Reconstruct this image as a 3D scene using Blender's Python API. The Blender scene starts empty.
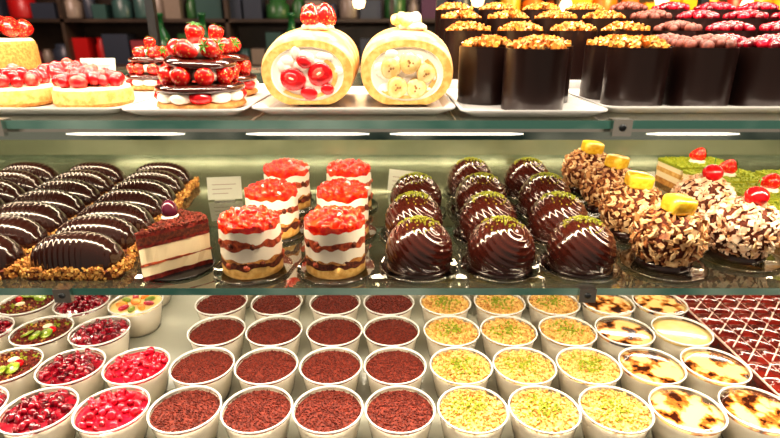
import bpy, bmesh, math, random
from mathutils import Vector, Matrix, Euler, noise
R = random.Random(11)
pi = math.pi
scn = bpy.context.scene
scn.view_settings.view_transform = 'Standard'
try: scn.view_settings.look = 'Medium High Contrast'
except Exception: pass

# ------------------------------------------------------------------ materials
def setin(b, k, v):
    if k in b.inputs: b.inputs[k].default_value = v
def mat(name, col, rough=.5, col2=None, vscale=200, vlo=.4, vhi=.6, coat=0, metal=0, sss=0, bump=0, bscale=400,
        spec=.5, emis=None, estr=0, vor=False, trans=0, rnd=False, mid=None):
    m = bpy.data.materials.new(name); m.use_nodes = True
    nt = m.node_tree; b = nt.nodes['Principled BSDF']
    c4 = (*col, 1)
    setin(b, 'Base Color', c4); setin(b, 'Roughness', rough); setin(b, 'Metallic', metal)
    setin(b, 'Coat Weight', coat); setin(b, 'Coat Roughness', .08); setin(b, 'Specular IOR Level', spec)
    if sss:
        setin(b, 'Subsurface Weight', sss); setin(b, 'Subsurface Radius', (1, .5, .3)); setin(b, 'Subsurface Scale', .004)
    if trans: setin(b, 'Transmission Weight', trans)
    if emis: setin(b, 'Emission Color', (*emis, 1)); setin(b, 'Emission Strength', estr)
    tc = nt.nodes.new('ShaderNodeTexCoord'); vec = tc.outputs['Object']
    if rnd:
        oi = nt.nodes.new('ShaderNodeObjectInfo'); va = nt.nodes.new('ShaderNodeVectorMath'); va.operation = 'ADD'
        nt.links.new(vec, va.inputs[0]); nt.links.new(oi.outputs['Random'], va.inputs[1]); vec = va.outputs[0]
    if col2 is not None:
        if vor:
            t = nt.nodes.new('ShaderNodeTexVoronoi'); t.inputs['Scale'].default_value = vscale; o = t.outputs['Distance']
        else:
            t = nt.nodes.new('ShaderNodeTexNoise'); t.inputs['Scale'].default_value = vscale
            t.inputs['Detail'].default_value = 3; o = t.outputs['Fac']
        nt.links.new(vec, t.inputs['Vector'])
        r = nt.nodes.new('ShaderNodeValToRGB')
        r.color_ramp.elements[0].position = vlo; r.color_ramp.elements[1].position = vhi
        r.color_ramp.elements[0].color = c4; r.color_ramp.elements[1].color = (*col2, 1)
        if mid is not None:
            e = r.color_ramp.elements.new((vlo + vhi) / 2); e.color = (*mid, 1)
        nt.links.new(o, r.inputs['Fac']); nt.links.new(r.outputs['Color'], b.inputs['Base Color'])
    if bump:
        n = nt.nodes.new('ShaderNodeTexNoise'); n.inputs['Scale'].default_value = bscale
        nt.links.new(tc.outputs['Object'], n.inputs['Vector'])
        bp = nt.nodes.new('ShaderNodeBump'); bp.inputs['Strength'].default_value = bump; bp.inputs['Distance'].default_value = .001
        nt.links.new(n.outputs['Fac'], bp.inputs['Height']); nt.links.new(bp.outputs['Normal'], b.inputs['Normal'])
    return m
def clear(name, tint, gloss=.12, body=0., bodycol=(.8, .8, .8), rough=.04):
    m = bpy.data.materials.new(name); m.use_nodes = True; nt = m.node_tree; nt.nodes.clear()
    out = nt.nodes.new('ShaderNodeOutputMaterial'); tr = nt.nodes.new('ShaderNodeBsdfTransparent')
    tr.inputs['Color'].default_value = (*tint, 1)
    gl = nt.nodes.new('ShaderNodeBsdfGlossy'); gl.inputs['Roughness'].default_value = rough
    df = nt.nodes.new('ShaderNodeBsdfDiffuse'); df.inputs['Color'].default_value = (*bodycol, 1)
    m0 = nt.nodes.new('ShaderNodeMixShader'); m0.inputs[0].default_value = body
    nt.links.new(tr.outputs[0], m0.inputs[1]); nt.links.new(df.outputs[0], m0.inputs[2])
    lw = nt.nodes.new('ShaderNodeLayerWeight'); lw.inputs['Blend'].default_value = .25
    ma = nt.nodes.new('ShaderNodeMath'); ma.operation = 'MULTIPLY_ADD'
    ma.inputs[1].default_value = .6; ma.inputs[2].default_value = gloss; ma.use_clamp = True
    nt.links.new(lw.outputs['Fresnel'], ma.inputs[0])
    m1 = nt.nodes.new('ShaderNodeMixShader'); nt.links.new(ma.outputs[0], m1.inputs[0])
    nt.links.new(m0.outputs[0], m1.inputs[1]); nt.links.new(gl.outputs[0], m1.inputs[2])
    nt.links.new(m1.outputs[0], out.inputs[0]); return m

M_choc = mat('dark_chocolate', (.056, .011, .007), .16, coat=1)
M_choc2 = mat('chocolate_shell', (.028, .008, .006), .20, coat=.8)
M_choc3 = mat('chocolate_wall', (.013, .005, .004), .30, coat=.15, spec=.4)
M_cocoa = mat('cocoa_crumb', (.19, .022, .008), .8, (.09, .010, .005), 300)
M_cream = mat('cream', (.88, .74, .50), .5)
M_fill = mat('cup_cream', (.84, .76, .62), .4)
M_white = mat('whipped_cream', (.88, .80, .68), .5, bump=.2, bscale=250)
M_sponge = mat('sponge', (.62, .32, .08), .8, (.46, .19, .04), 250, bump=.7, bscale=600)
M_spongel = mat('light_sponge', (.78, .50, .17), .8, (.62, .33, .08), 130, bump=.5, bscale=500)
M_pastry = mat('pastry', (.62, .32, .10), .7, (.42, .18, .04), 150, bump=.5)
M_red = mat('red_glaze', (.70, .008, .010), .15, (.45, .003, .01), 160, coat=.6)
M_redo = mat('strawberry_puree', (.88, .065, .008), .2, (.60, .007, .005), 170, coat=.6)
M_rasp = mat('raspberry', (.72, .010, .04), .15, (.30, .003, .015), 120, coat=.7)
M_raspd = mat('dark_raspberry', (.34, .005, .02), .15, (.10, .002, .008), 120, coat=.8)
M_straw = mat('strawberry_skin', (.85, .45, .12), .2, (.72, .012, .010), 330, vlo=.18, vhi=.30, coat=.5, vor=True)
M_berryin = mat('strawberry_flesh', (.78, .12, .08), .3, (.60, .01, .015), 110, coat=.4)
M_green = mat('pistachio', (.33, .35, .02), .7, (.20, .26, .012), 300)
M_leaf = mat('leaf', (.06, .22, .02), .5)
M_nut = mat('chopped_nut', (.58, .28, .07), .65, (.34, .12, .025), 220)
M_nutl = mat('pale_nut', (.84, .56, .20), .65, (.66, .36, .08), 220)
M_pud = mat('pudding_crumb', (.80, .55, .19), .65, (.68, .42, .12), 220)
M_nutp = mat('praline', (.66, .37, .10), .65, (.44, .20, .04), 180)
M_orange = mat('candied_nut', (.92, .38, .06), .3, (.56, .14, .02), 150, coat=.5)
M_flake = mat('coconut_flake', (.86, .62, .36), .6, (.52, .25, .09), 90)
M_flaked = mat('toasted_flake', (.42, .16, .05), .6, (.20, .06, .02), 120)
M_flakew = mat('white_flake', (.90, .74, .58), .6, (.72, .42, .26), 90)
M_yellow = mat('candied_fruit', (.82, .58, .06), .2, (.68, .38, .02), 120, coat=.6)
M_banana = mat('banana', (.84, .66, .32), .35, (.76, .52, .17), 150, coat=.3)
M_skin = mat('banana_edge', (.66, .42, .15), .4)
M_seed = mat('banana_core', (.34, .16, .05), .6)
M_cake = mat('brown_cake', (.16, .035, .014), .85, (.07, .015, .008), 300, bump=.8, bscale=700)
M_redcake = mat('red_cake', (.24, .020, .010), .8, (.11, .009, .007), 300, bump=.8, bscale=700)
M_jam = mat('jam_sponge', (.46, .09, .025), .6, (.22, .03, .012), 200, bump=.6, bscale=500)
M_slab = mat('glazed_slab', (.20, .016, .010), .15, (.10, .010, .008), 60, coat=.8)
M_porc = mat('white_porcelain', (.84, .82, .82), .15, coat=.3)
M_brul = mat('custard_caramel', (.86, .62, .24), .12, (.040, .008, .003), 48, vlo=.46, vhi=.60, coat=.7, rnd=True, mid=(.50, .17, .03))
M_cust = mat('custard', (.86, .66, .28), .2, (.82, .58, .20), 60, coat=.4)
M_kiwi = mat('kiwi', (.30, .38, .04), .3, (.14, .22, .01), 200, coat=.4)
M_peach = mat('peach', (.90, .36, .03), .25, (.80, .22, .02), 100, coat=.4)
M_black = mat('black_plastic', (.015, .013, .014), .2)
M_metal = mat('aluminium', (.60, .60, .56), .22, metal=1)
M_dmetal = mat('dark_metal', (.05, .055, .06), .3, metal=.7)
M_card = mat('card', (.50, .52, .45), .6)
M_ink = mat('ink', (.25, .2, .18), .6)
M_grape = mat('grape', (.08, .012, .03), .15, coat=.6)
M_icing = mat('icing', (.85, .66, .58), .4)
M_disc = clear('clear_plastic_disc', (.75, .75, .75), .22)
M_cup = clear('clear_cup', (.97, .97, .97), .08, .04, (.9, .9, .9))
M_rim = mat('cup_rim', (.74, .72, .68), .1, coat=.5)
M_glass = clear('shelf_glass', (.78, .80, .72), .27, .18, (.14, .14, .10), .012)
M_edge = mat('glass_edge', (.08, .26, .22), .1, (.50, .72, .66), 7, vlo=.42, vhi=.66, coat=.8)  # pale noise streaks paint light glints into the edge colour
M_doorg = clear('door_glass', (.93, .97, .95), .02)

# ------------------------------------------------------------------ mesh builder
def ico(l):
    bm = bmesh.new(); bmesh.ops.create_icosphere(bm, subdivisions=l, radius=1)
    bm.verts.ensure_lookup_table()
    r = ([v.co.copy() for v in bm.verts], [[v.index for v in f.verts] for f in bm.faces]); bm.free(); return r
ICO = {1: ico(1), 2: ico(2), 3: ico(3)}
CUBEV = [Vector((x, y, z)) for x in (-.5, .5) for y in (-.5, .5) for z in (-.5, .5)]
CUBEF = [(0, 1, 3, 2), (4, 6, 7, 5), (0, 4, 5, 1), (2, 3, 7, 6), (0, 2, 6, 4), (1, 5, 7, 3)]
def rrot(): return Euler((R.uniform(0, 6.3), R.uniform(0, 6.3), R.uniform(0, 6.3))).to_matrix()

class MB:
    def __init__(s): s.v = []; s.f = []; s.m = []; s.s = []; s.mats = []
    def mi(s, m):
        if m not in s.mats: s.mats.append(m)
        return s.mats.index(m)
    def add(s, vs, fs, m, smooth=True, M=None):
        o = len(s.v); s.v += [tuple(M @ Vector(v)) if M is not None else tuple(v) for v in vs]
        k = s.mi(m) if not isinstance(m, list) else None
        for i, f in enumerate(fs):
            s.f.append([o + j for j in f]); s.m.append(k if k is not None else s.mi(m[i])); s.s.append(smooth)
    def lathe(s, prof, m, segs=36, M=None, rf=None, smooth=True):
        vs = []; rings = []
        for i, (r, z) in enumerate(prof):
            if r < 1e-7: rings.append([len(vs)]); vs.append((0, 0, z)); continue
            ring = []
            for k in range(segs):
                a = 2 * pi * k / segs; rr, zz = (r, z) if rf is None else rf(a, i, r, z)
                ring.append(len(vs)); vs.append((rr * math.cos(a), rr * math.sin(a), zz))
            rings.append(ring)
        fs = []; ms = []
        for i in range(len(rings) - 1):
            A, B = rings[i], rings[i + 1]; mm = m[i] if isinstance(m, list) else m
            for k in range(segs):
                k2 = (k + 1) % segs
                if len(A) == 1 and len(B) == 1: continue
                if len(A) == 1: fs.append((A[0], B[k2], B[k]))
                elif len(B) == 1: fs.append((A[k], A[k2], B[0]))
                else: fs.append((A[k], A[k2], B[k2], B[k]))
                ms.append(mm)
        s.add(vs, fs, ms, smooth, M)
    def blob(s, m, loc, sc, rot=None, l=1, jit=0, smooth=True):
        if not hasattr(sc, '__len__'): sc = (sc, sc, sc)
        vs, fs = ICO[l]; S = Matrix.Diagonal(sc)
        Rm = rot if rot is not None else Matrix.Identity(3); L = Vector(loc)
        out = []
        for v in vs:
            w = v * (1 + R.uniform(-jit, jit)) if jit else v
            out.append(Rm @ (S @ w) + L)
        s.add(out, fs, m, smooth)
    def chip(s, m, loc, sc, rot=None, jit=.25):
        if not hasattr(sc, '__len__'): sc = (sc, sc, sc)
        Rm = rot if rot is not None else rrot(); L = Vector(loc)
        s.add([Rm @ Vector([v[i] * sc[i] * (1 + R.uniform(-jit, jit)) for i in range(3)]) + L for v in CUBEV], CUBEF, m, False)
    def box(s, m, lo, hi, M=None):
        vs = [(x, y, z) for x in (lo[0], hi[0]) for y in (lo[1], hi[1]) for z in (lo[2], hi[2])]
        s.add(vs, CUBEF, m, False, M)
    def mesh(s, name):
        me = bpy.data.meshes.new(name); me.from_pydata(s.v, [], s.f)
        for m in s.mats: me.materials.append(m)
        me.polygons.foreach_set('material_index', s.m); me.polygons.foreach_set('use_smooth', s.s)
        bm = bmesh.new(); bm.from_mesh(me); bmesh.ops.recalc_face_normals(bm, faces=bm.faces); bm.to_mesh(me); bm.free()
        me.update(); return me
def place(name, me, loc, rz=0, sc=1, rx=0, parent=None):
    o = bpy.data.objects.new(name, me); scn.collection.objects.link(o)
    o.location = loc; o.rotation_euler = (rx, 0, rz); o.scale = sc if hasattr(sc, '__len__') else (sc, sc, sc)
    if parent: o.parent = parent
    return o
def bevel(o, w=.003, n=2):
    b = o.modifiers.new('bevel', 'BEVEL'); b.width = w; b.segments = n; b.limit_method = 'ANGLE'; return o

def strawberry(mb, loc, size, rot=None, leaf=False, l=None):
    prof = [(0, -1.05), (.28, -.95), (.52, -.65), (.74, -.2), (.84, .2), (.78, .55), (.5, .78), (.2, .82), (0, .76)]
    Rm = rot if rot is not None else Matrix.Identity(3)
    M = Matrix.Translation(loc) @ Rm.to_4x4() @ Matrix.Scale(size, 4)
    mb.lathe(prof, M_straw, 18, M)
    if leaf:
        for k in range(6):
            a = k * pi / 3
            mb.add([(0, 0, .82), (.35 * math.cos(a - .4), .35 * math.sin(a - .4), .95), (.8 * math.cos(a), .8 * math.sin(a), .85),
                    (.35 * math.cos(a + .4), .35 * math.sin(a + .4), .95)], [(0, 1, 2, 3)], M_leaf, False, M)

def rrect(hx, hy, r, n=6):
    pts = []
    for cx, cy, a0 in ((hx - r, hy - r, 0), (-hx + r, hy - r, pi / 2), (-hx + r, -hy + r, pi), (hx - r, -hy + r, 1.5 * pi)):
        for k in range(n + 1):
            a = a0 + k / n * pi / 2; pts.append((cx + r * math.cos(a), cy + r * math.sin(a)))
    return pts
def plate_mesh(hx, hy, m=M_porc, h=.008, lip=.010, r=.014):
    mb = MB(); loops = [(-.016, 0), (-.012, 0), (0, h - .0015), (.0, h), (-.003, h), (-lip, .003), (-lip - .004, .0025)]
    vs = []; n = len(rrect(1, 1, .1))
    for off, z in loops: vs += [(x, y, z) for x, y in rrect(hx + off, hy + off, max(r + off * .3, .004))]
    fs = []
    for i in range(len(loops) - 1):
        for k in range(n): fs.append((i * n + k, i * n + (k + 1) % n, (i + 1) * n + (k + 1) % n, (i + 1) * n + k))
    fs.append(list(range(n))[::-1]); fs.append([(len(loops) - 1) * n + k for k in range(n)])
    mb.add(vs, fs, m, False); return mb.mesh('plate')

# ------------------------------------------------------------------ display case & room
ZM, ZT = .20, .377
YB = 1.12
def part(name, mb, bv=0):
    o = place(name, mb.mesh(name), (0, 0, 0))
    if bv: bevel(o, bv)
    return o
M_tray = mat('case_floor', (.40, .40, .34), .18)
M_backp = mat('back_panel', (.46, .50, .34), .10, (.34, .38, .25), 6, metal=.5)
M_body = mat('case_body', (.10, .11, .12), .35)
mb = MB(); mb.box(M_body, (-.97, .42, -.75), (.97, YB + .02, -.013)); part('display_case_base', mb)
mb = MB(); mb.box(M_tray, (-.95, .43, -.012), (.95, YB, 0)); part('display_case_deck', mb)
mb = MB(); mb.box(M_backp, (-.95, YB, -.012), (.95, YB + .015, ZT - .012)); part('display_case_back_panel', mb)
for z in (ZM, ZT):
    mb = MB(); lo = (-.95, .5, z - .008); hi = (.95, YB - .002, z)
    vs = [(x, y, zz) for x in (lo[0], hi[0]) for y in (lo[1], hi[1]) for zz in (lo[2], hi[2])]
    mb.add(vs, CUBEF, [M_edge, M_edge, M_edge, M_edge, M_glass, M_glass], False)
    o = part('glass_shelf', mb)
    me = o.data
    for p in me.polygons:
        p.material_index = me.materials.find('shelf_glass') if abs(p.normal.z) > .5 else me.materials.find('glass_edge')
M_rail = mat('rail', (.42, .50, .46), .16, (.05, .10, .09), 10, vlo=.45, vhi=.6, metal=.85)  # light and dark patches paint glints into the rail colour
M_led = mat('led_diffuser', (1, .95, .85), .4, emis=(1, .90, .72), estr=1.7)
def rail(z, h, led=False):
    mb = MB(); mb.box(M_rail, (-.95, .512, z - h), (.95, .522, z - .0085))
    mb.box(M_metal, (-.95, .508, z - .0125), (.95, .5118, z - .0085))
    if led:
        RY = Euler((0, pi / 2, 0)).to_matrix().to_4x4()
        for x0, x1 in ((-.90, -.42), (-.315, -.20), (-.14, -.02), (.0, .13), (.25, .34), (.50, .90)):
            L = x1 - x0
            mb.lathe([(0, 0), (.0006, 0), (.0013, .012), (.0013, L - .012), (.0006, L), (0, L)], M_led, 12, Matrix.Translation((x0, .5112, z - .0150)) @ RY)
    return part('shelf_rail', mb)
rail(ZT, .021, True); rail(ZM, .014)
for x, z in ((.218, ZT), (-.372, ZT), (.208, ZM), (-.345, ZM)):
    mb = MB(); mb.box(M_metal, (-.009, .494, -.014), (.009, .4995, .0015)); mb.box(M_metal, (-.009, .4995, .0003), (.009, .508, .0015))
    mb.blob(M_dmetal, (0, .4935, -.006), (.0035, .0018, .0035), l=2)
    place('shelf_clip', mb.mesh('shelf_clip'), (x, 0, z))
mb = MB(); mb.box(M_body, (-.97, .42, .78), (.97, YB + .02, .82)); part('display_case_canopy', mb, .004)
for x in (-.962, .962):
    mb = MB(); mb.box(M_doorg, (x - .003, .43, 0), (x + .003, YB, .78)); part('case_side_glass', mb)
mb = MB()
for x in (-.93, -.475, .10, .62, .93):
    mb.box(M_dmetal, (x - .008, YB + .001, ZT - .012), (x + .008, YB + .016, .78))
mb.box(M_metal, (-.95, YB, ZT - .012), (.95, YB + .017, ZT + .006))
part('sliding_door_frame', mb)

WARM = (1, .83, .60)
def strip(name, y, z, w, power, tilt=0, col=WARM):
    mb = MB(); mb.box(M_metal, (-.92, -w / 2, .001), (.92, w / 2, .004))
    h = place('led_strip_light', mb.mesh('led_strip'), (0, y, z))
    L = bpy.data.lights.new(name, 'AREA'); L.shape = 'RECTANGLE'; L.size = 1.8; L.size_y = w; L.energy = power; L.color = col
    o = bpy.data.objects.new(name, L); scn.collection.objects.link(o); o.rotation_euler = (tilt, 0, 0); o.parent = h
strip('lamp_a', .535, ZT - .014, .012, 6.0, .25)
strip('fill_lamp_b', .86, ZT - .014, .012, 3.0)  # added fill strip with housing, evens the light on the rear middle rows
strip('lamp_c', .53, ZM - .016, .012, 4.7, 0, (1, .87, .68))
strip('fill_lamp_d', .86, ZM - .016, .012, 3, 0, (1, .87, .68))  # added fill strip with housing, lifts the rear cup rows
strip('lamp_e', .47, .77, .025, 22, .3, (1, .87, .70))
strip('lamp_f', .85, .77, .04, 15, 0, (1, .85, .64))

# room
M_floor = mat('floor_tile', (.25, .22, .20), .3, (.18, .15, .14), 3)
M_wall = mat('shop_wall', (.10, .06, .04), .6, (.03, .035, .035), 1.3)
M_ceil = mat('ceiling_paint', (.5, .48, .45), .8)
def slab(name, m, lo, hi):
    mb = MB(); mb.box(m, lo, hi); return place(name, mb.mesh(name), (0, 0, 0))
slab('floor', M_floor, (-3, -2, -.80), (3, 3.3, -.75))
slab('wall_back', M_wall, (-3, 3.2, -.75), (3, 3.3, 2))
slab('wall_left', M_wall, (-3.1, -2, -.75), (-3, 3.3, 2))
slab('wall_right', M_wall, (3, -2, -.75), (3.1, 3.3, 2))
slab('ceiling', M_ceil, (-3.1, 1.2, 2), (3.1, 3.3, 2.05))
bc = slab('back_counter', mat('counter_wood', (.12, .05, .03), .35, (.05, .02, .015), 5), (-2.8, 2.3, -.75), (2.8, 2.9, .27)); bevel(bc, .01)
def cm(n, c, r=.35): return mat(n, c, r)
Mcol = [cm('pk_rose', (.26, .05, .06)), cm('pk_gold', (.75, .40, .03)), cm('pk_orange', (.62, .16, .015)), cm('pk_red', (.42, .012, .012)),
        cm('pk_green', (.03, .11, .03)), cm('pk_slate', (.04, .05, .07)), cm('pk_violet', (.07, .02, .06)), cm('pk_cream', (.22, .18, .14)), cm('pk_teal', (.04, .09, .08))]
mb = MB(); Msh = mat('shelving_wood', (.07, .05, .035), .4, (.04, .028, .02), 6)
mb.box(Msh, (-2.6, 3.12, -.75), (2.6, 3.19, 1.2))
for z in (.02, .27, .50, .74, .98): mb.box(Msh, (-2.6, 2.94, z - .018), (2.6, 3.12, z))
for x in (-2.6, -1.72, -.86, 0, .86, 1.72, 2.58): mb.box(Msh, (x, 2.94, -.75), (x + .02, 3.12, 1.2))
for zi, z in enumerate((.27, .50, .74)):
    x = -2.56
    while x < 2.5:
        w = R.uniform(.06, .15); h = R.uniform(.07, .17)
        if x < -1.2: m = R.choice((0, 7, 8, 3, 5, 5))
        elif x < -.5: m = R.choice((4, 8, 7, 5))
        elif x < .5: m = R.choice((5, 6, 7, 5, 4))
        else: m = R.choice((1, 1, 2, 1, 3, 2))
        if R.random() < .4: mb.box(Mcol[m], (x, 2.98, z), (x + w - .012, 3.08, z + h))
        else:
            r = w / 2 - .006; mb.lathe([(0, 0), (r, 0), (r * 1.02, .01), (r, h * .7), (r * .7, h * .8), (r * .72, h), (0, h)], Mcol[m], 18, Matrix.Translation((x + w / 2, 3.03, z)))
        x += w
part('shop_shelving', mb)
def bottle(m):
    mb = MB(); mb.lathe([(0, 0), (.035, 0), (.037, .01), (.037, .13), (.03, .16), (.013, .19), (.013, .23), (.016, .232), (.016, .245), (0, .245)], m, 24)
    mb.lathe([(.0375, .04), (.0378, .05), (.0378, .10), (.0375, .11)], Mcol[2], 24); return mb.mesh('bottle')
bm1 = bottle(cm('p_bottle', (.02, .14, .04), .12)); bm2 = bottle(cm('p_bottle2', (.60, .25, .02), .12))
for x in (-.98, -.80, -.42, .42, .52, .86, .97, 1.3): place('syrup_bottle', bm1 if x < .4 else bm2, (x, 2.40, .27))
M_bulb = mat('bokeh_glow', (1, .8, .5), .5, emis=(1, .62, .28), estr=7)  # glow for invented pendants, added as warm blurred light spots
def pend():
    mb = MB(); mb.lathe([(0, 0), (.018, .006), (.024, .024), (.018, .042), (.010, .05), (0, .05)], M_bulb, 20)
    mb.lathe([(.011, .048), (.013, .056), (.004, .075), (.0015, .08), (.0015, 1.45), (0, 1.45)], M_dmetal, 12); return mb.mesh('bokeh_pendant')
PL = pend()
for x, y, z in ((-.12, 2.2, .525), (.33, 2.15, .53), (.68, 2.2, .51), (1.0, 2.1, .53), (1.38, 2.2, .51)): place('bokeh_pendant', PL, (x, y, z))
for x, p, c in ((-1.5, 14, (1, .72, .62)), (.0, 8, (1, .8, .8)), (1.4, 42, (1, .74, .34))):
    L = bpy.data.lights.new('shop_light', 'AREA'); L.size = .5; L.energy = p; L.color = c
    o = bpy.data.objects.new('shop_light', L); scn.collection.objects.link(o); o.location = (x, 2.1, 1.3); o.rotation_euler = (.75, 0, 0)

# ------------------------------------------------------------------ bottom shelf: dessert cups
def cup_base(mb, fill=M_fill, fz=.044):
    mb.lathe([(0, .001), (.0272, .001), (.0295, .006), (.0325, .014), (.0377, fz), (0, fz + .0005)], fill, 40)
    mb.lathe([(0, 0), (.028, 0), (.0305, .004), (.0333, .014), (.0395, .048)], M_cup, 40)
    mb.lathe([(.0385, .0475), (.0387, .0493), (.0398, .0500), (.0408, .0492), (.0406, .0477), (.0395, .0470), (.0385, .0475)], M_rim, 40)
def disc_pts(n, rad):
    for i in range(n):
        r = rad * math.sqrt((i + .5) / n); a = i * 2.39996 + R.uniform(-.3, .3)
        yield r * math.cos(a), r * math.sin(a), r / rad
def bumpy(mb, m, rad, z0, h, amp=.001, fr=150):
    rings = 8; seed = R.uniform(0, 100)
    prof = [(rad * (1 - i / rings), z0 + h * (1 - (1 - i / rings) ** 2)) for i in range(rings)] + [(0, z0 + h)]
    mb.lathe(prof, m, 40, rf=lambda a, i, r, z: (r, z + (amp * noise.noise(Vector((r * math.cos(a) * fr + seed, r * math.sin(a) * fr, 0))) if i else 0)))
def choc_cup():
    mb = MB(); cup_base(mb); bumpy(mb, M_cocoa, .0378, .044, .004)
    for x, y, t in disc_pts(700, .0372): mb.chip(M_cocoa, (x, y, .0445 + .004 * (1 - t * t) + R.uniform(0, .0006)), R.uniform(.0009, .0017))
    return mb.mesh('chocolate_mousse_cup')
def pist_cup():
    mb = MB(); cup_base(mb); bumpy(mb, M_pud, .0378, .044, .004)
    ox, oy = R.uniform(-.004, .004), R.uniform(-.004, .004)
    for x, y, t in disc_pts(420, .0370):
        tt = math.hypot(x - ox, y - oy) / .037; g = R.random() > tt * 1.6 - .15
        mb.chip(M_green if g and R.random() < .85 else (M_pud if R.random() < .6 else M_nutp), (x, y, .0452 + .004 * (1 - t * t) + R.uniform(0, .0012) + (.0008 if g else 0)), R.uniform(.0014, .003))
    return mb.mesh('pistachio_pudding_cup')
def rasp_cup(m):
    mb = MB(); cup_base(mb, M_fill); bumpy(mb, m, .0378, .044, .003)
    for x, y, t in disc_pts(40, .0342):
        r = R.uniform(.0036, .0068)
        mb.blob(m, (x, y, .046 + .003 * (1 - t * t) + R.uniform(0, .002)), (r, r * R.uniform(.7, 1), r * .6), rrot(), 2, .14)
    return mb.mesh('raspberry_cup')
def brul_cup(m):
    mb = MB(); cup_base(mb, M_fill, .043); mb.lathe([(.0382, .0430), (.0375, .0450), (.030, .0458), (.015, .0463), (0, .0465)], m, 40)
    return mb.mesh('creme_brulee_cup')
def kiwi_cup():
    mb = MB(); cup_base(mb); bumpy(mb, M_cocoa, .0378, .044, .004)
    for x, y, t in disc_pts(300, .037): mb.chip(M_cocoa if R.random() < .8 else R.choice((M_nut, M_green)), (x, y, .046 + .003 * (1 - t * t)), R.uniform(.0015, .0028))
    for k in range(3):
        a = k * .8 + .2; c = Vector((.018 * math.cos(a), .018 * math.sin(a), .0515))
        Rm = Euler((.35, .2, a)).to_matrix().to_4x4()
        mb.lathe([(0, -.001), (.0085, -.001), (.009, 0), (.0085, .001), (.002, .0012), (0, .0012)], [M_green, M_green, M_kiwi, M_kiwi, M_cream], 16, Matrix.Translation(c) @ Rm)
    mb.blob(M_cream, (-.008, -.006, .050), (.007, .005, .003), l=2); mb.blob(M_red, (-.012, .010, .051), (.006, .006, .005), l=2)
    return mb.mesh('chocolate_kiwi_cup')
def peach_cup():
    mb = MB(); cup_base(mb); bumpy(mb, M_cust, .0378, .044, .003)
    for k in range(9):
        a = k * 2 * pi / 9; mm = (M_peach, M_rasp, M_kiwi)[k % 3]
        mb.blob(mm, (.021 * math.cos(a), .021 * math.sin(a), .048), (.009, .005, .004), Euler((0, 0, a)).to_matrix(), 2)
    mb.blob(M_peach, (0, 0, .05), (.010, .008, .004), l=2)
    return mb.mesh('fruit_custard_cup')
CH = [choc_cup(), choc_cup()]; PI = [pist_cup(), pist_cup(), pist_cup()]; RA = [rasp_cup(M_rasp), rasp_cup(M_raspd)]
BR = brul_cup(M_brul); CU = brul_cup(M_cust); KI = kiwi_cup(); PE = peach_cup()
rowsD = [.495, .578, .661, .744, .828, .912]
chx = [(-.235, -.1525, -.071, .0115), (-.243, -.160, -.0765, .0065), (-.250, -.167, -.080, .002), (-.268, -.18, -.0875, -.002), (-.27, -.18, -.09, .0), (-.27, -.18, -.09, .0)]
pix = [(.095, .177, .259), (.092, .174, .257), (.089, .171, .256), (.088, .174, .260), (.09, .175, .26), (.09, .175, .26)]
for D, xs_ in zip(rowsD, chx):
    for x in xs_: place('chocolate_mousse_cup', R.choice(CH), (x, D, 0), R.uniform(0, 6))
for D, xs_ in zip(rowsD, pix):
    for x in xs_: place('pistachio_pudding_cup', R.choice(PI), (x, D, 0), R.uniform(0, 6))
for i, (D, xs_) in enumerate(zip(rowsD, [(.341, .423), (.339, .421), (.338, .421), (.346, .429), (.35, .435), (.35, .435)])):
    for j, x in enumerate(xs_):
        plain = (i == 2 and j == 1)
        place('custard_cup' if plain else 'creme_brulee_cup', CU if plain else BR, (x, D, 0), R.uniform(0, 6))
rn, kn = 'raspberry_mousse_cup', 'chocolate_kiwi_cup'
for x, D, me, nm in ((-.319, .495, RA[0], rn), (-.402, .493, RA[1], rn), (-.486, .495, RA[1], rn),
                     (-.328, .578, RA[0], rn), (-.412, .576, RA[1], rn), (-.496, .578, KI, kn),
                     (-.418, .660, RA[1], rn), (-.502, .661, KI, kn), (-.59, .661, RA[1], rn),
                     (-.404, .744, PE, 'fruit_custard_cup'), (-.490, .744, RA[1], rn), (-.577, .744, KI, kn),
                     (-.42, .828, RA[0], rn), (-.505, .828, KI, kn), (-.60, .828, RA[1], rn)):
    place(nm, me, (x, D, 0), R.uniform(0, 6))
# tray of latticed chocolate squares
mb = MB(); x0, x1, y0, y1 = .475, .86, .46, .90
mb.box(M_metal, (x0 - .006, y0 - .006, 0), (x1, y1, .006)); mb.box(M_slab, (x0, y0, .006), (x1 - .006, y1 - .006, .036))
nx, ny = 12, 13; dx = (x1 - .006 - x0) / nx; dy = (y1 - .006 - y0) / ny
for i in range(nx):
    for j in range(ny):
        cx, cy = x0 + dx * (i + .5), y0 + dy * (j + .5)
        vs = [(cx + u, cy + v, z) for z, q in ((.036, .49), (.040, .42), (.0415, .30)) for u, v in ((-q * dx, -q * dy), (q * dx, -q * dy), (q * dx, q * dy), (-q * dx, q * dy))]
        fs = [(8, 9, 10, 11)] + [(a * 4 + k, a * 4 + (k + 1) % 4, a * 4 + 4 + (k + 1) % 4, a * 4 + 4 + k) for a in (0, 1) for k in range(4)]
        mb.add(vs, fs, M_slab, True)
        mb.lathe([(.0010, -.42 * math.hypot(dx, dy)), (.0010, .42 * math.hypot(dx, dy))], M_icing, 8, Matrix.Translation((cx, cy, .0418)) @ Euler((pi / 2, 0, math.atan2(dx, -dy))).to_matrix().to_4x4())
for i in range(nx + 1):
    mb.box(M_icing, (x0 + dx * i - .0007, y0, .0355), (x0 + dx * i + .0007, y1 - .006, .0380))
place('chocolate_slab_tray', mb.mesh('chocolate_slab_tray'), (0, 0, 0))

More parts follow.
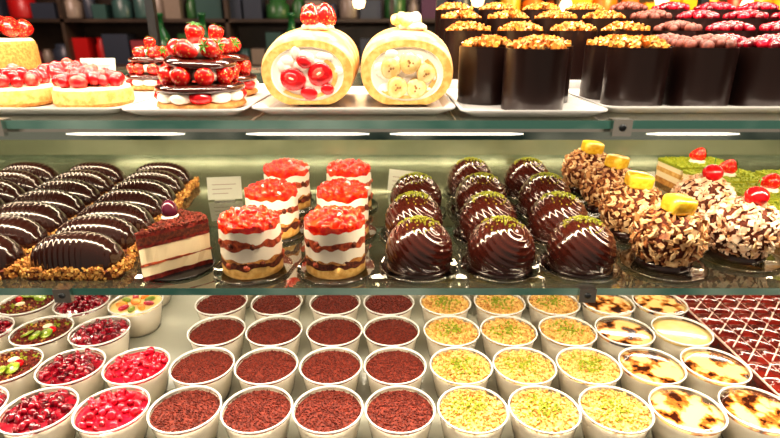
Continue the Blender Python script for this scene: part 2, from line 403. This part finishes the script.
# ------------------------------------------------------------------ middle shelf
def eclair():
    mb = MB(); a, b, c = .0515, .0245, .037; nu, nv = 130, 26; vs = []; fs = []
    for i in range(nu + 1):
        u = -1 + 2 * i / nu; u = math.sin(u * pi / 2) * .999
        g = max(0, 1 - abs(u) ** 2.6) ** .5
        rg = 1 + .013 * math.cos(u * 52)
        for j in range(nv + 1):
            v = pi * j / nv
            vs.append((a * u, b * g ** .8 * rg * math.copysign(abs(math.cos(v)) ** .8, math.cos(v)), .008 + c * g * rg * math.sin(v) ** .85 if 0 < j < nv else .008))
    for i in range(nu):
        for j in range(nv): fs.append((i * (nv + 1) + j, (i + 1) * (nv + 1) + j, (i + 1) * (nv + 1) + j + 1, i * (nv + 1) + j + 1))
    mb.add(vs, fs, M_choc2)
    vs = [(x, y, z) for z in (0, .009) for x, y in rrect(.053, .0245, .012)]; n = len(vs) // 2
    mb.add(vs, [(k, (k + 1) % n, n + (k + 1) % n, n + k) for k in range(n)] + [list(range(n))[::-1], list(range(n, 2 * n))], M_cake, False)
    L = [(R.uniform(-.04, .04), s * .0245) for s in (-1, 1) for _ in range(190)] + [(s * .0525, R.uniform(-.016, .016)) for s in (-1, 1) for _ in range(120)]
    for x, y in L + [(sx * (.045 + .006 * math.cos(t)), sy * (.017 + .006 * math.sin(t))) for sx in (-1, 1) for sy in (-1, 1) for t in [R.uniform(0, 1.57) for _ in range(26)]]:
        s = R.uniform(.95, 1.05); z = R.uniform(.001, .014)
        mb.chip(R.choice((M_nut, M_nut, M_nutl, M_nutp)), (x * s, y * s, z), (R.uniform(.002, .0040), R.uniform(.0018, .003), R.uniform(.0012, .0025)))
    return mb.mesh('chocolate_eclair')
EC = eclair(); ecD = [.545, .600, .654, .708, .762, .816, .870]
for i, D in enumerate(ecD):
    for cx in (-.352, -.466):
        place('chocolate_eclair', EC, (cx - .006 * i + R.uniform(-.001, .001), D, ZM), R.choice((0, pi)) + R.uniform(-.02, .02))
for i, D in enumerate(ecD[1:]):
    place('chocolate_eclair', EC, (-.585 - .006 * i, D, ZM), R.uniform(-.02, .02))

mb = MB()
tri = [(-.040, -.030), (.036, -.012), (.034, .010), (.012, .034)]
lay = [(0, .005, M_redcake), (.005, .017, M_cream), (.017, .019, M_jam), (.019, .037, M_cream), (.037, .041, M_redcake), (.041, .049, M_cake), (.049, .053, M_redcake)]
for z0, z1, m in lay:
    vs = []
    N = 12; loop = []
    for k in range(4):
        p, q = tri[k], tri[(k + 1) % 4]
        for t in range(N): loop.append((p[0] + (q[0] - p[0]) * t / N, p[1] + (q[1] - p[1]) * t / N))
    n = len(loop); s = 1 if m is not M_cream else .985
    for z in (z0, z1): vs += [(x * s + R.uniform(-.0007, .0007), y * s + R.uniform(-.0007, .0007), z + (R.uniform(-.0006, .0006) if 0 < z < .053 else 0)) for x, y in loop]
    mb.add(vs, [(k, (k + 1) % n, n + (k + 1) % n, n + k) for k in range(n)] + [list(range(n))[::-1], list(range(n, 2 * n))], m, False)
for k in range(460):
    a, b = sorted((R.random(), R.random())); w = (a, b - a, 1 - b); q = R.choice(((0, 1, 2), (0, 2, 3)))
    x = sum(tri[q[i]][0] * w[i] for i in range(3)); y = sum(tri[q[i]][1] * w[i] for i in range(3))
    mb.chip(R.choice((M_cocoa, M_cake, M_cocoa)), (x, y, .0535 + R.uniform(0, .0014)), R.uniform(.0014, .0030))
mb.blob(M_grape, (-.001, .012, .063), (.009, .009, .012), l=3)
mb.blob(M_white, (-.001, .012, .055), (.010, .010, .004), l=2)
mb.lathe([(0, -.0028), (.038, -.0028), (.0405, -.0005), (.039, .0), (0, -.0002)], M_black, 40)
place('chocolate_cake_slice', mb.mesh('chocolate_cake_slice'), (-.2425, .553, ZM + .003), .48)

def trifle():
    mb = MB(); r = .0335
    L = [(0, .001, M_spongel), (.001, .011, M_spongel), (.011, .018, M_cake), (.018, .021, M_nut), (.021, .034, M_white),
         (.034, .042, M_jam), (.042, .0535, M_white), (.0535, .060, M_redo)]
    prof = [(0, 0)]; mats = [M_spongel]
    for z0, z1, m in L[1:]:
        prof.append((r, z0)); mats.append(m); prof.append((r, (z0 + z1) / 2)); mats.append(m)
    prof.append((r * .99, .060)); N = len(prof)
    sd = R.uniform(0, 50)
    def wav(a, i, rr, z):
        w = .0055 * noise.noise(Vector((math.cos(a) * 3.2 + sd, math.sin(a) * 3.2, (i // 2) * 3.1))) if 2 < i < N - 1 else 0
        return rr * (1 + .02 * noise.noise(Vector((math.cos(a) * 4, math.sin(a) * 4 + sd, z * 300)))), z + w
    mb.lathe(prof, mats, 70, rf=wav)
    for k in range(16):
        a = R.uniform(0, 6.28); z = R.choice((.016, .038)); mb.blob(R.choice((M_cake, M_jam)), (r * .97 * math.cos(a), r * .97 * math.sin(a), z + R.uniform(-.002, .002)), (.004, .004, .003), rrot(), 2, .1)
    bumpy(mb, M_redo, r * .99, .059, .008, .003, 120)
    for x, y, t in disc_pts(120, r * .95):
        s = R.uniform(.002, .0065); mb.blob(M_redo if R.random() < .985 else M_icing, (x, y, .059 + .008 * (1 - t * t)), (s, s * .8, s * .5), rrot(), 2, .08)
    mb.lathe([(0, -.0022), (.041, -.0022), (.0445, .001), (.0435, .001), (.040, -.0008), (0, -.0008)], M_disc, 40, rf=lambda a, i, rr, z: (rr * (1 + (.015 * math.cos(a * 16) if rr > .042 else 0)), z))
    return mb.mesh('strawberry_trifle')
TR = [trifle(), trifle(), trifle()]
for k, D in enumerate((.547, .657, .77)):
    for j, x in enumerate((-.155, -.061)): place('strawberry_trifle', TR[(k + j) % 3], (x + R.uniform(-.001, .001), D, ZM + .0024), R.uniform(0, 6))

def dome():
    mb = MB(); r = .0375; ax = Vector((.5, -.25, .83)).normalized(); n = 56; prof = [(0, 0), (.030, 0), (.034, .002)]
    for i in range(n + 1):
        ph = -.42 + (pi / 2 + .42) * i / n
        prof.append((r * math.cos(ph) if i < n else 0, .0185 + r * math.sin(ph)))
    def rf(a, i, rr, z):
        if i < 3: return rr, z
        d = Vector((rr * math.cos(a), rr * math.sin(a), z - .0185)).normalized()
        s = math.asin(max(-1, min(1, d.dot(ax)))); q = max(-.3, math.cos(s * 32))
        k = 1 + .018 * q
        return rr * k, .0185 + (z - .0185) * k
    mb.lathe(prof, M_choc, 120, rf=rf)
    for x, y, t in disc_pts(240, .024):
        if R.random() < .15 + t * .65: continue
        z = .0185 + math.sqrt(max(0, r * r - x * x - y * y)) + .0010
        mb.chip(M_green, (x, y, z), (R.uniform(.0010, .0028), R.uniform(.0009, .0016), .0010))
    mb.lathe([(0, -.0030), (.041, -.0030), (.0455, .0004), (.044, .0006), (.040, -.001), (0, -.001)], M_disc, 48, rf=lambda a, i, rr, z: (rr * (1 + (.015 * math.cos(a * 18) if rr > .042 else 0)), z))
    mb.lathe([(0, -.0009), (.036, -.0009), (.037, .0015), (.033, .0025), (0, .0025)], M_choc2, 40)
    return mb.mesh('chocolate_dome_cake')
DO = dome()
for D, xs_ in ((.552, (.033, .126, .217)), (.647, (.031, .128, .219)), (.742, (.038, .134, .228)), (.837, (.132, .225))):
    for x in xs_: place('chocolate_dome_cake', DO, (x, D, ZM + .0032), R.uniform(-.5, .5))

def flakeball(mf, top):
    mb = MB(); r = .0365; zc = .034
    mb.blob(M_cake, (0, 0, zc), (r, r, r * .92), l=3)
    N = 560
    for i in range(N):
        z = 1 - 2 * (i + .5) / N; a = i * 2.39996 + R.uniform(-.2, .2); q = math.sqrt(1 - z * z)
        d = Vector((q * math.cos(a), q * math.sin(a), z))
        if z < -.85: continue
        Rm = d.to_track_quat('Z', 'Y').to_matrix() @ Euler((R.uniform(-.8, .8), R.uniform(-.8, .8), R.uniform(0, 6.3))).to_matrix()
        s = R.uniform(.5, 1.25); rr = R.random()
        mm = mf if rr < (.72 if mf is M_flake else .92) else (M_flaked if mf is M_flake else M_flake)
        mb.chip(mm, Vector((0, 0, zc)) + Vector((d.x, d.y, d.z * .92)) * (r + R.uniform(-.0005, .003)), (.0068 * s, .0052 * s * R.uniform(.6, 1), .0014), Rm, .45)
    if top == 'fruit':
        vs, fs = ICO[3]; out = []
        for v in vs:
            w = Vector([math.copysign(abs(c) ** .45, c) for c in v]); out.append(Euler((.1, .1, .3)).to_matrix() @ Vector((w.x * .0160, w.y * .0135, w.z * .010)) + Vector((.003, -.006, zc + r + .003)))
        mb.add(out, fs, M_yellow)
    else:
        mb.blob(M_red, (.004, -.006, zc + r + .005), (.0125, .0125, .0115), l=3)
        mb.lathe([(.0005, 0), (.0006, .008), (.0009, .011), (0, .0112)], M_leaf, 8, Matrix.Translation((.004, -.006, zc + r + .015)))
    mb.lathe([(0, -.0030), (.043, -.0030), (.0475, .0004), (.046, .0006), (.042, -.001), (0, -.001)], M_disc, 48)
    mb.lathe([(0, -.0009), (.028, -.0009), (.031, .004), (.026, .010), (0, .01)], M_choc2, 40)
    return mb.mesh('flake_ball')
FB = flakeball(M_flake, 'fruit'); FW = flakeball(M_flakew, 'cherry')
for x, D in ((.3145, .556), (.316, .655), (.324, .752), (.326, .85)): place('almond_flake_cake', FB, (x, D, ZM + .0032), R.uniform(-.6, .6))
for x, D in ((.414, .580), (.426, .684)): place('coconut_cherry_cake', FW, (x, D, ZM + .0032), R.uniform(-.6, .6))

def pslice():
    mb = MB(); hx, hy = .050, .036
    for z0, z1, m, e in ((0, .010, M_sponge, 0), (.010, .020, M_cream, -.0006), (.020, .028, M_spongel, 0), (.028, .036, M_cream, -.0006), (.036, .041, M_green, 0)):
        vs = [(x, y, z) for z in (z0, z1) for x, y in rrect(hx + e, hy + e, .002, 2)]; n = len(vs) // 2
        mb.add(vs, [(k, (k + 1) % n, n + (k + 1) % n, n + k) for k in range(n)] + [list(range(n))[::-1], list(range(n, 2 * n))], m, False)
    for k in range(260): mb.chip(M_green, (R.uniform(-hx, hx), R.uniform(-hy, hy), .0415), R.uniform(.0015, .003))
    mb.lathe([(0, .039), (.014, .040), (.012, .044), (0, .047)], M_white, 20)
    strawberry(mb, (0, 0, .054), .014, Euler((1.3, 0, 1.0)).to_matrix(), True)
    return mb.mesh('strawberry_pistachio_slice')
PS = pslice()
for x, D in ((.536, .640), (.540, .722), (.530, .805), (.650, .70), (.645, .80), (.53, .89)): place('strawberry_pistachio_slice', PS, (x, D, ZM), .08)

# ------------------------------------------------------------------ top shelf
def plate(name, x0, x1, y0, y1): return place(name, plate_mesh((x1 - x0) / 2, (y1 - y0) / 2), ((x0 + x1) / 2, (y0 + y1) / 2, ZT))
plate('serving_plate', -.56, -.268, .525, .80)
plate('serving_plate', -.264, -.142, .515, .76)
plate('serving_plate', -.139, .066, .525, .73)
plate('serving_plate', .068, .212, .508, .70)
plate('serving_plate', .216, .62, .535, .70)
ZP = ZT + .003
def tart():
    mb = MB(); r = .040
    mb.lathe([(0, 0), (r * .94, 0), (r, .004), (r * .99, .015), (r * .93, .018), (0, .018)], [M_pastry, M_sponge, M_spongel, M_spongel, M_cream], 60)
    mb.lathe([(r * .95, .0165), (r * .93, .020), (r * .5, .021), (0, .021)], M_cream, 48)
    for x, y, t in disc_pts(32, r * .82):
        s = R.uniform(.0068, .0100)
        mb.blob(M_red if R.random() < .85 else M_berryin, (x, y, .025 + .010 * (1 - t)), (s, s * .8, s * .8), rrot(), 2, .04)
    return mb.mesh('strawberry_tart')
TA = tart()
for x, D in ((-.325, .592), (-.412, .592), (-.50, .60), (-.415, .70)): place('strawberry_tart', TA, (x, D, ZP), R.uniform(0, 6))
mb = MB(); r = .062
mb.lathe([(0, 0), (r, 0), (r * 1.01, .01), (r, .055), (r * .96, .062), (0, .062)], M_sponge, 60)
mb.lathe([(r * .96, .062), (r * .9, .066), (0, .067)], M_cream, 40)
for x, y, t in disc_pts(18, r * .80): strawberry(mb, (x, y, .079 + .014 * (1 - t)), .0165, Euler((R.uniform(1, 2), 0, R.uniform(0, 6))).to_matrix())
place('strawberry_cake', mb.mesh('strawberry_cake'), (-.635, .885, ZT), 0)

def stack():
    mb = MB(); r = .046
    def disk(z, rr, x=0, y=0, m=M_choc, t=0): mb.lathe([(0, 0), (rr * .9, 0), (rr, .003), (rr * .98, .0065), (rr * .85, .009), (0, .0095)], m, 44, Matrix.Translation((x, y, z)) @ Euler((t, t * .6, 0)).to_matrix().to_4x4())
    disk(0, r, m=M_pastry)
    for k in range(12):
        a = k * 2 * pi / 12; mb.blob(M_white if k % 3 else M_red, (r * .76 * math.cos(a), r * .76 * math.sin(a), .013), (.013, .013, .0075), l=2)
    disk(.0165, r)
    for k in range(9):
        a = k * 2 * pi / 9; strawberry(mb, (r * .68 * math.cos(a), r * .68 * math.sin(a), .034), .0115, Euler((pi / 2 + .2, 0, a + pi / 2)).to_matrix())
    for k in range(5):
        a = k * 2 * pi / 5; mb.blob(M_white, (r * .45 * math.cos(a), r * .45 * math.sin(a), .034), (.014, .014, .009), l=2)
    disk(.042, r * .80, .003, 0, t=.07)
    for k in range(5):
        a = k * 2 * pi / 5 + .5; strawberry(mb, (.020 * math.cos(a), .020 * math.sin(a), .059), .0115, Euler((1.2, 0, a)).to_matrix(), True)
    strawberry(mb, (0, 0, .074), .0115, Euler((.3, .2, 0)).to_matrix(), True)
    mb.blob(M_white, (0, 0, .057), (.018, .018, .008), l=2)
    return mb.mesh('strawberry_chocolate_stack')
ST = stack()
place('strawberry_chocolate_stack', ST, (-.200, .572, ZP), .3, .99)
place('strawberry_chocolate_stack', ST, (-.212, .680, ZP), 1.3, .98)
place('strawberry_chocolate_stack', ST, (-.325, .752, ZP), 2.3, .8)

M_roll = mat('roll_crust', (.68, .36, .11), .6, (.82, .60, .32), 45, vlo=.42, vhi=.6, bump=.3, bscale=250)
def roll(kind):
    mb = MB(); hx, H, Ln = .0505, .080, .135
    secs = [(0, .84), (.003, .885), (.02, .93), (.05, .98), (.09, 1), (Ln - .006, 1), (Ln, .96)]
    n = 60; vs = []; fs = []
    def ring(y, k, f=1):
        o = []
        for i in range(n):
            a = 2 * pi * i / n; sx = math.copysign(abs(math.cos(a)) ** .88, math.cos(a)); sz = math.copysign(abs(math.sin(a)) ** .92, math.sin(a))
            x = hx * (.5 + .5 * k) * f * sx; z = H * k / 2 + H * k / 2 * f * sz
            if f == 1: z = max(z, .003)
            o.append((x, y, z))
        return o
    for y, k in secs: vs += ring(y, k)
    for s in range(len(secs) - 1):
        for i in range(n): fs.append((s * n + i, s * n + (i + 1) % n, (s + 1) * n + (i + 1) % n, (s + 1) * n + i))
    fs.append([(len(secs) - 1) * n + i for i in range(n)])
    mb.add(vs, fs, M_roll)
    k0 = .84; hk = hx * (.5 + .5 * k0); hz = H * k0 / 2
    def annulus(f0, f1, m, y0, y1):
        A = ring(y0, k0, f0); B = ring(y1, k0, f1); mb.add(A + B, [(i, (i + 1) % n, n + (i + 1) % n, n + i) for i in range(n)], m)
    annulus(1, .80, M_spongel, 0, -.0012); annulus(.80, .77, M_white, -.0012, -.0004)
    mb.add(ring(-.0004, k0, .78), [list(range(n))], M_white, False)
    sp = []; m_ = 44
    for i in range(m_ + 1):
        a = -2.4 + 3.2 * i / m_; f = .72 - .14 * i / m_
        for w in (-.05, .05): sp.append((hk * (f + w) * math.cos(a), -.0018, hz + hz * (f + w) * math.sin(a)))
    mb.add(sp, [(2 * i, 2 * i + 1, 2 * i + 3, 2 * i + 2) for i in range(m_)], M_spongel)
    for k in range(26):
        a = R.uniform(0, 6.28); f = .68 * math.sqrt(R.random()); mb.blob(M_white, (hk * f * math.cos(a), -.0004, hz + hz * f * math.sin(a)), (R.uniform(.004, .008), .0016, R.uniform(.004, .007)), l=2)
    if kind == 's':
        for x, z, sx, sz, rt in ((-.0150, -.005, .0135, .0115, .3), (.0130, .000, .0130, .0120, -.5), (.001, -.019, .009, .007, .2), (-.003, .012, .008, .006, .5), (.020, -.015, .007, .006, 0)):
            Rm = Euler((0, rt, 0)).to_matrix()
            mb.blob(M_red, (x, -.0012, hz + z), (sx, .0042, sz), Rm, 3, .03)
            if sx > .01:
                mb.blob(M_berryin, (x - .001, -.0038, hz + z + .001), (sx * .62, .0020, sz * .55), Rm, 2, .06)
                mb.blob(M_cream, (x - .001, -.0050, hz + z + .001), (sx * .24, .0010, sz * .12), Rm, 2, .06)
    else:
        RX = Euler((-pi / 2, 0, 0)).to_matrix().to_4x4()
        for x, z, s, t in ((-.017, .006, .0105, .1), (.003, .011, .0110, -.1), (.019, .001, .0100, .12), (-.010, -.013, .0110, .08), (.010, -.014, .0105, -.1)):
            mb.lathe([(0, -.0045), (.0014, -.0046), (s * .35, -.0044), (s * .9, -.0042), (s, -.002), (s, .003)], [M_seed, M_banana, M_banana, M_skin, M_skin], 22, Matrix.Translation((x, 0, hz + z)) @ Euler((t, 0, t)).to_matrix().to_4x4() @ RX, rf=lambda a, i, r, z_: (r * (1 + .05 * math.cos(a * 3)), z_))
            for q in range(3):
                mb.blob(M_seed, (x + .003 * math.cos(q * 2.1), -.0045, hz + z + .003 * math.sin(q * 2.1)), (.0013, .0006, .0013))
    for k in range(3):
        y = .045 + .03 * k
        mb.lathe([(0, -.004), (.015, -.002), (.014, .002), (.009, .005), (.003, .007), (0, .008)], M_white, 30, Matrix.Translation((.006, y, H - .001)), rf=lambda a, i, r, z: (r * (1 + .12 * math.cos(a * 7 + z * 300)), z))
        if kind == 's':
            for q in range(3): strawberry(mb, (.006 + .009 * math.cos(q * 2.1 + k), y + .008 * math.sin(q * 2.1 + k), H + .011), .0125, Euler((.5 * math.sin(q * 2.1), .5 * math.cos(q * 2 + 1), 0)).to_matrix() @ Euler((pi, 0, 0)).to_matrix())
        else:
            for q in range(3):
                Mx = Matrix.Translation((.0 + .008 * math.cos(q * 2.1 + k), y + .008 * math.sin(q * 2.1 + k), H + .004)) @ Euler((.4, .5 * q - .5, 0)).to_matrix().to_4x4()
                mb.lathe([(0, 0), (.009, 0), (.010, .003), (.009, .007), (.003, .0075), (0, .0075)], M_banana if q else M_white, 18, Mx)
    return mb.mesh('roll_cake')
place('strawberry_roll_cake', roll('s'), (-.085, .562, ZP + .0005), .03)
place('banana_roll_cake', roll('b'), (.0175, .562, ZP + .0005), -.01)

M_ballm = mat('cocoa_almond', (.26, .07, .05), .45, (.12, .03, .022), 200)
def cylcake(top):
    mb = MB(); r, h = .0312, .060
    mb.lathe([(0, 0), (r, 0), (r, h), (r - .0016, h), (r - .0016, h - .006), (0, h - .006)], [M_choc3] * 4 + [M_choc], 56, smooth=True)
    mm = {'nut': (M_orange, M_nutl, M_nut, M_orange), 'ball': (M_ballm,), 'red': (M_rasp, M_raspd)}[top]
    if top == 'nut':
        for x, y, t in disc_pts(150, r - .003):
            mb.chip(R.choice(mm), (x, y, h - .001 + .008 * (1 - t * t) + R.uniform(0, .003)), (R.uniform(.003, .007), R.uniform(.002, .0045), .0025))
    else:
        for x, y, t in disc_pts(36, r - .005):
            s = R.uniform(.0046, .0060); mb.blob(R.choice(mm), (x, y, h + .001 + .007 * (1 - t * t)), s, None, 2, .06 if top == 'red' else 0)
    me = mb.mesh('chocolate_cylinder_cake')
    try: me.set_sharp_from_angle(angle=math.radians(40))
    except Exception: pass
    return me
CN, CB, CR = cylcake('nut'), cylcake('ball'), cylcake('red')
for x, D, me in ((.147, .556, CN), (.108, .613, CN), (.1725, .621, CN),
                 (.262, .584, CN), (.332, .584, CB), (.401, .587, CR), (.470, .587, CR), (.538, .59, CR),
                 (.262, .652, CN), (.328, .652, CB), (.394, .655, CR), (.460, .655, CR), (.527, .655, CR)):
    place('chocolate_cylinder_cake', me, (x, D, ZP), R.uniform(0, 6))
rs = MB(); rs.box(M_porc, (.07, .705, 0), (.64, .785, .018)); rs.box(M_porc, (.07, .785, 0), (.64, .87, .034)); rs.box(M_porc, (.07, .87, 0), (.64, .955, .048))
bevel(place('stepped_riser', rs.mesh('stepped_riser'), (0, 0, ZT)), .002)
for D, z in ((.745, .018), (.828, .034), (.912, .048)):
    for i in range(8):
        x = .104 + i * .0695; me = CN if i < 4 else (CB if i < 5 else CR)
        place('chocolate_cylinder_cake', me, (x, D, ZT + z + .0003), R.uniform(0, 6))

def card(w=.05, h=.034):
    mb = MB(); M = Matrix.Translation((0, 0, .002)) @ Euler((-.25, 0, 0)).to_matrix().to_4x4()
    mb.box(M_card, (-w / 2, -.0004, 0), (w / 2, .0004, h), M)
    for k in range(3): mb.box(M_ink, (-w * .36, -.0007, h * (.25 + .2 * k)), (w * (.1 + .12 * k), -.0004, h * (.28 + .2 * k)), M)
    mb.box(M_metal, (-w * .3, -.006, 0), (w * .3, .010, .002)); return mb.mesh('price_card')
CA = card()
for x, D, z, r in ((-.46, .86, ZT, .1), (-.385, .92, ZT, -.1), (-.262, .80, ZM, .15), (.41, .83, ZM, .1), (.02, .84, ZM, -.4)):
    place('price_card', CA, (x, D, z), r, 1.05)

# ------------------------------------------------------------------ world + camera
w = bpy.data.worlds.new('World'); scn.world = w; w.use_nodes = True
w.node_tree.nodes['Background'].inputs[0].default_value = (1, .83, .66, 1); w.node_tree.nodes['Background'].inputs[1].default_value = .36
cam = bpy.data.cameras.new('camera'); co = bpy.data.objects.new('camera', cam); scn.collection.objects.link(co)
co.location = (0, 0, .46); co.rotation_euler = (math.radians(70), 0, 0); cam.lens = 24.37; cam.sensor_width = 36; cam.clip_start = .01
cam.dof.use_dof = True; cam.dof.focus_distance = .66; cam.dof.aperture_fstop = 4.8
scn.camera = co
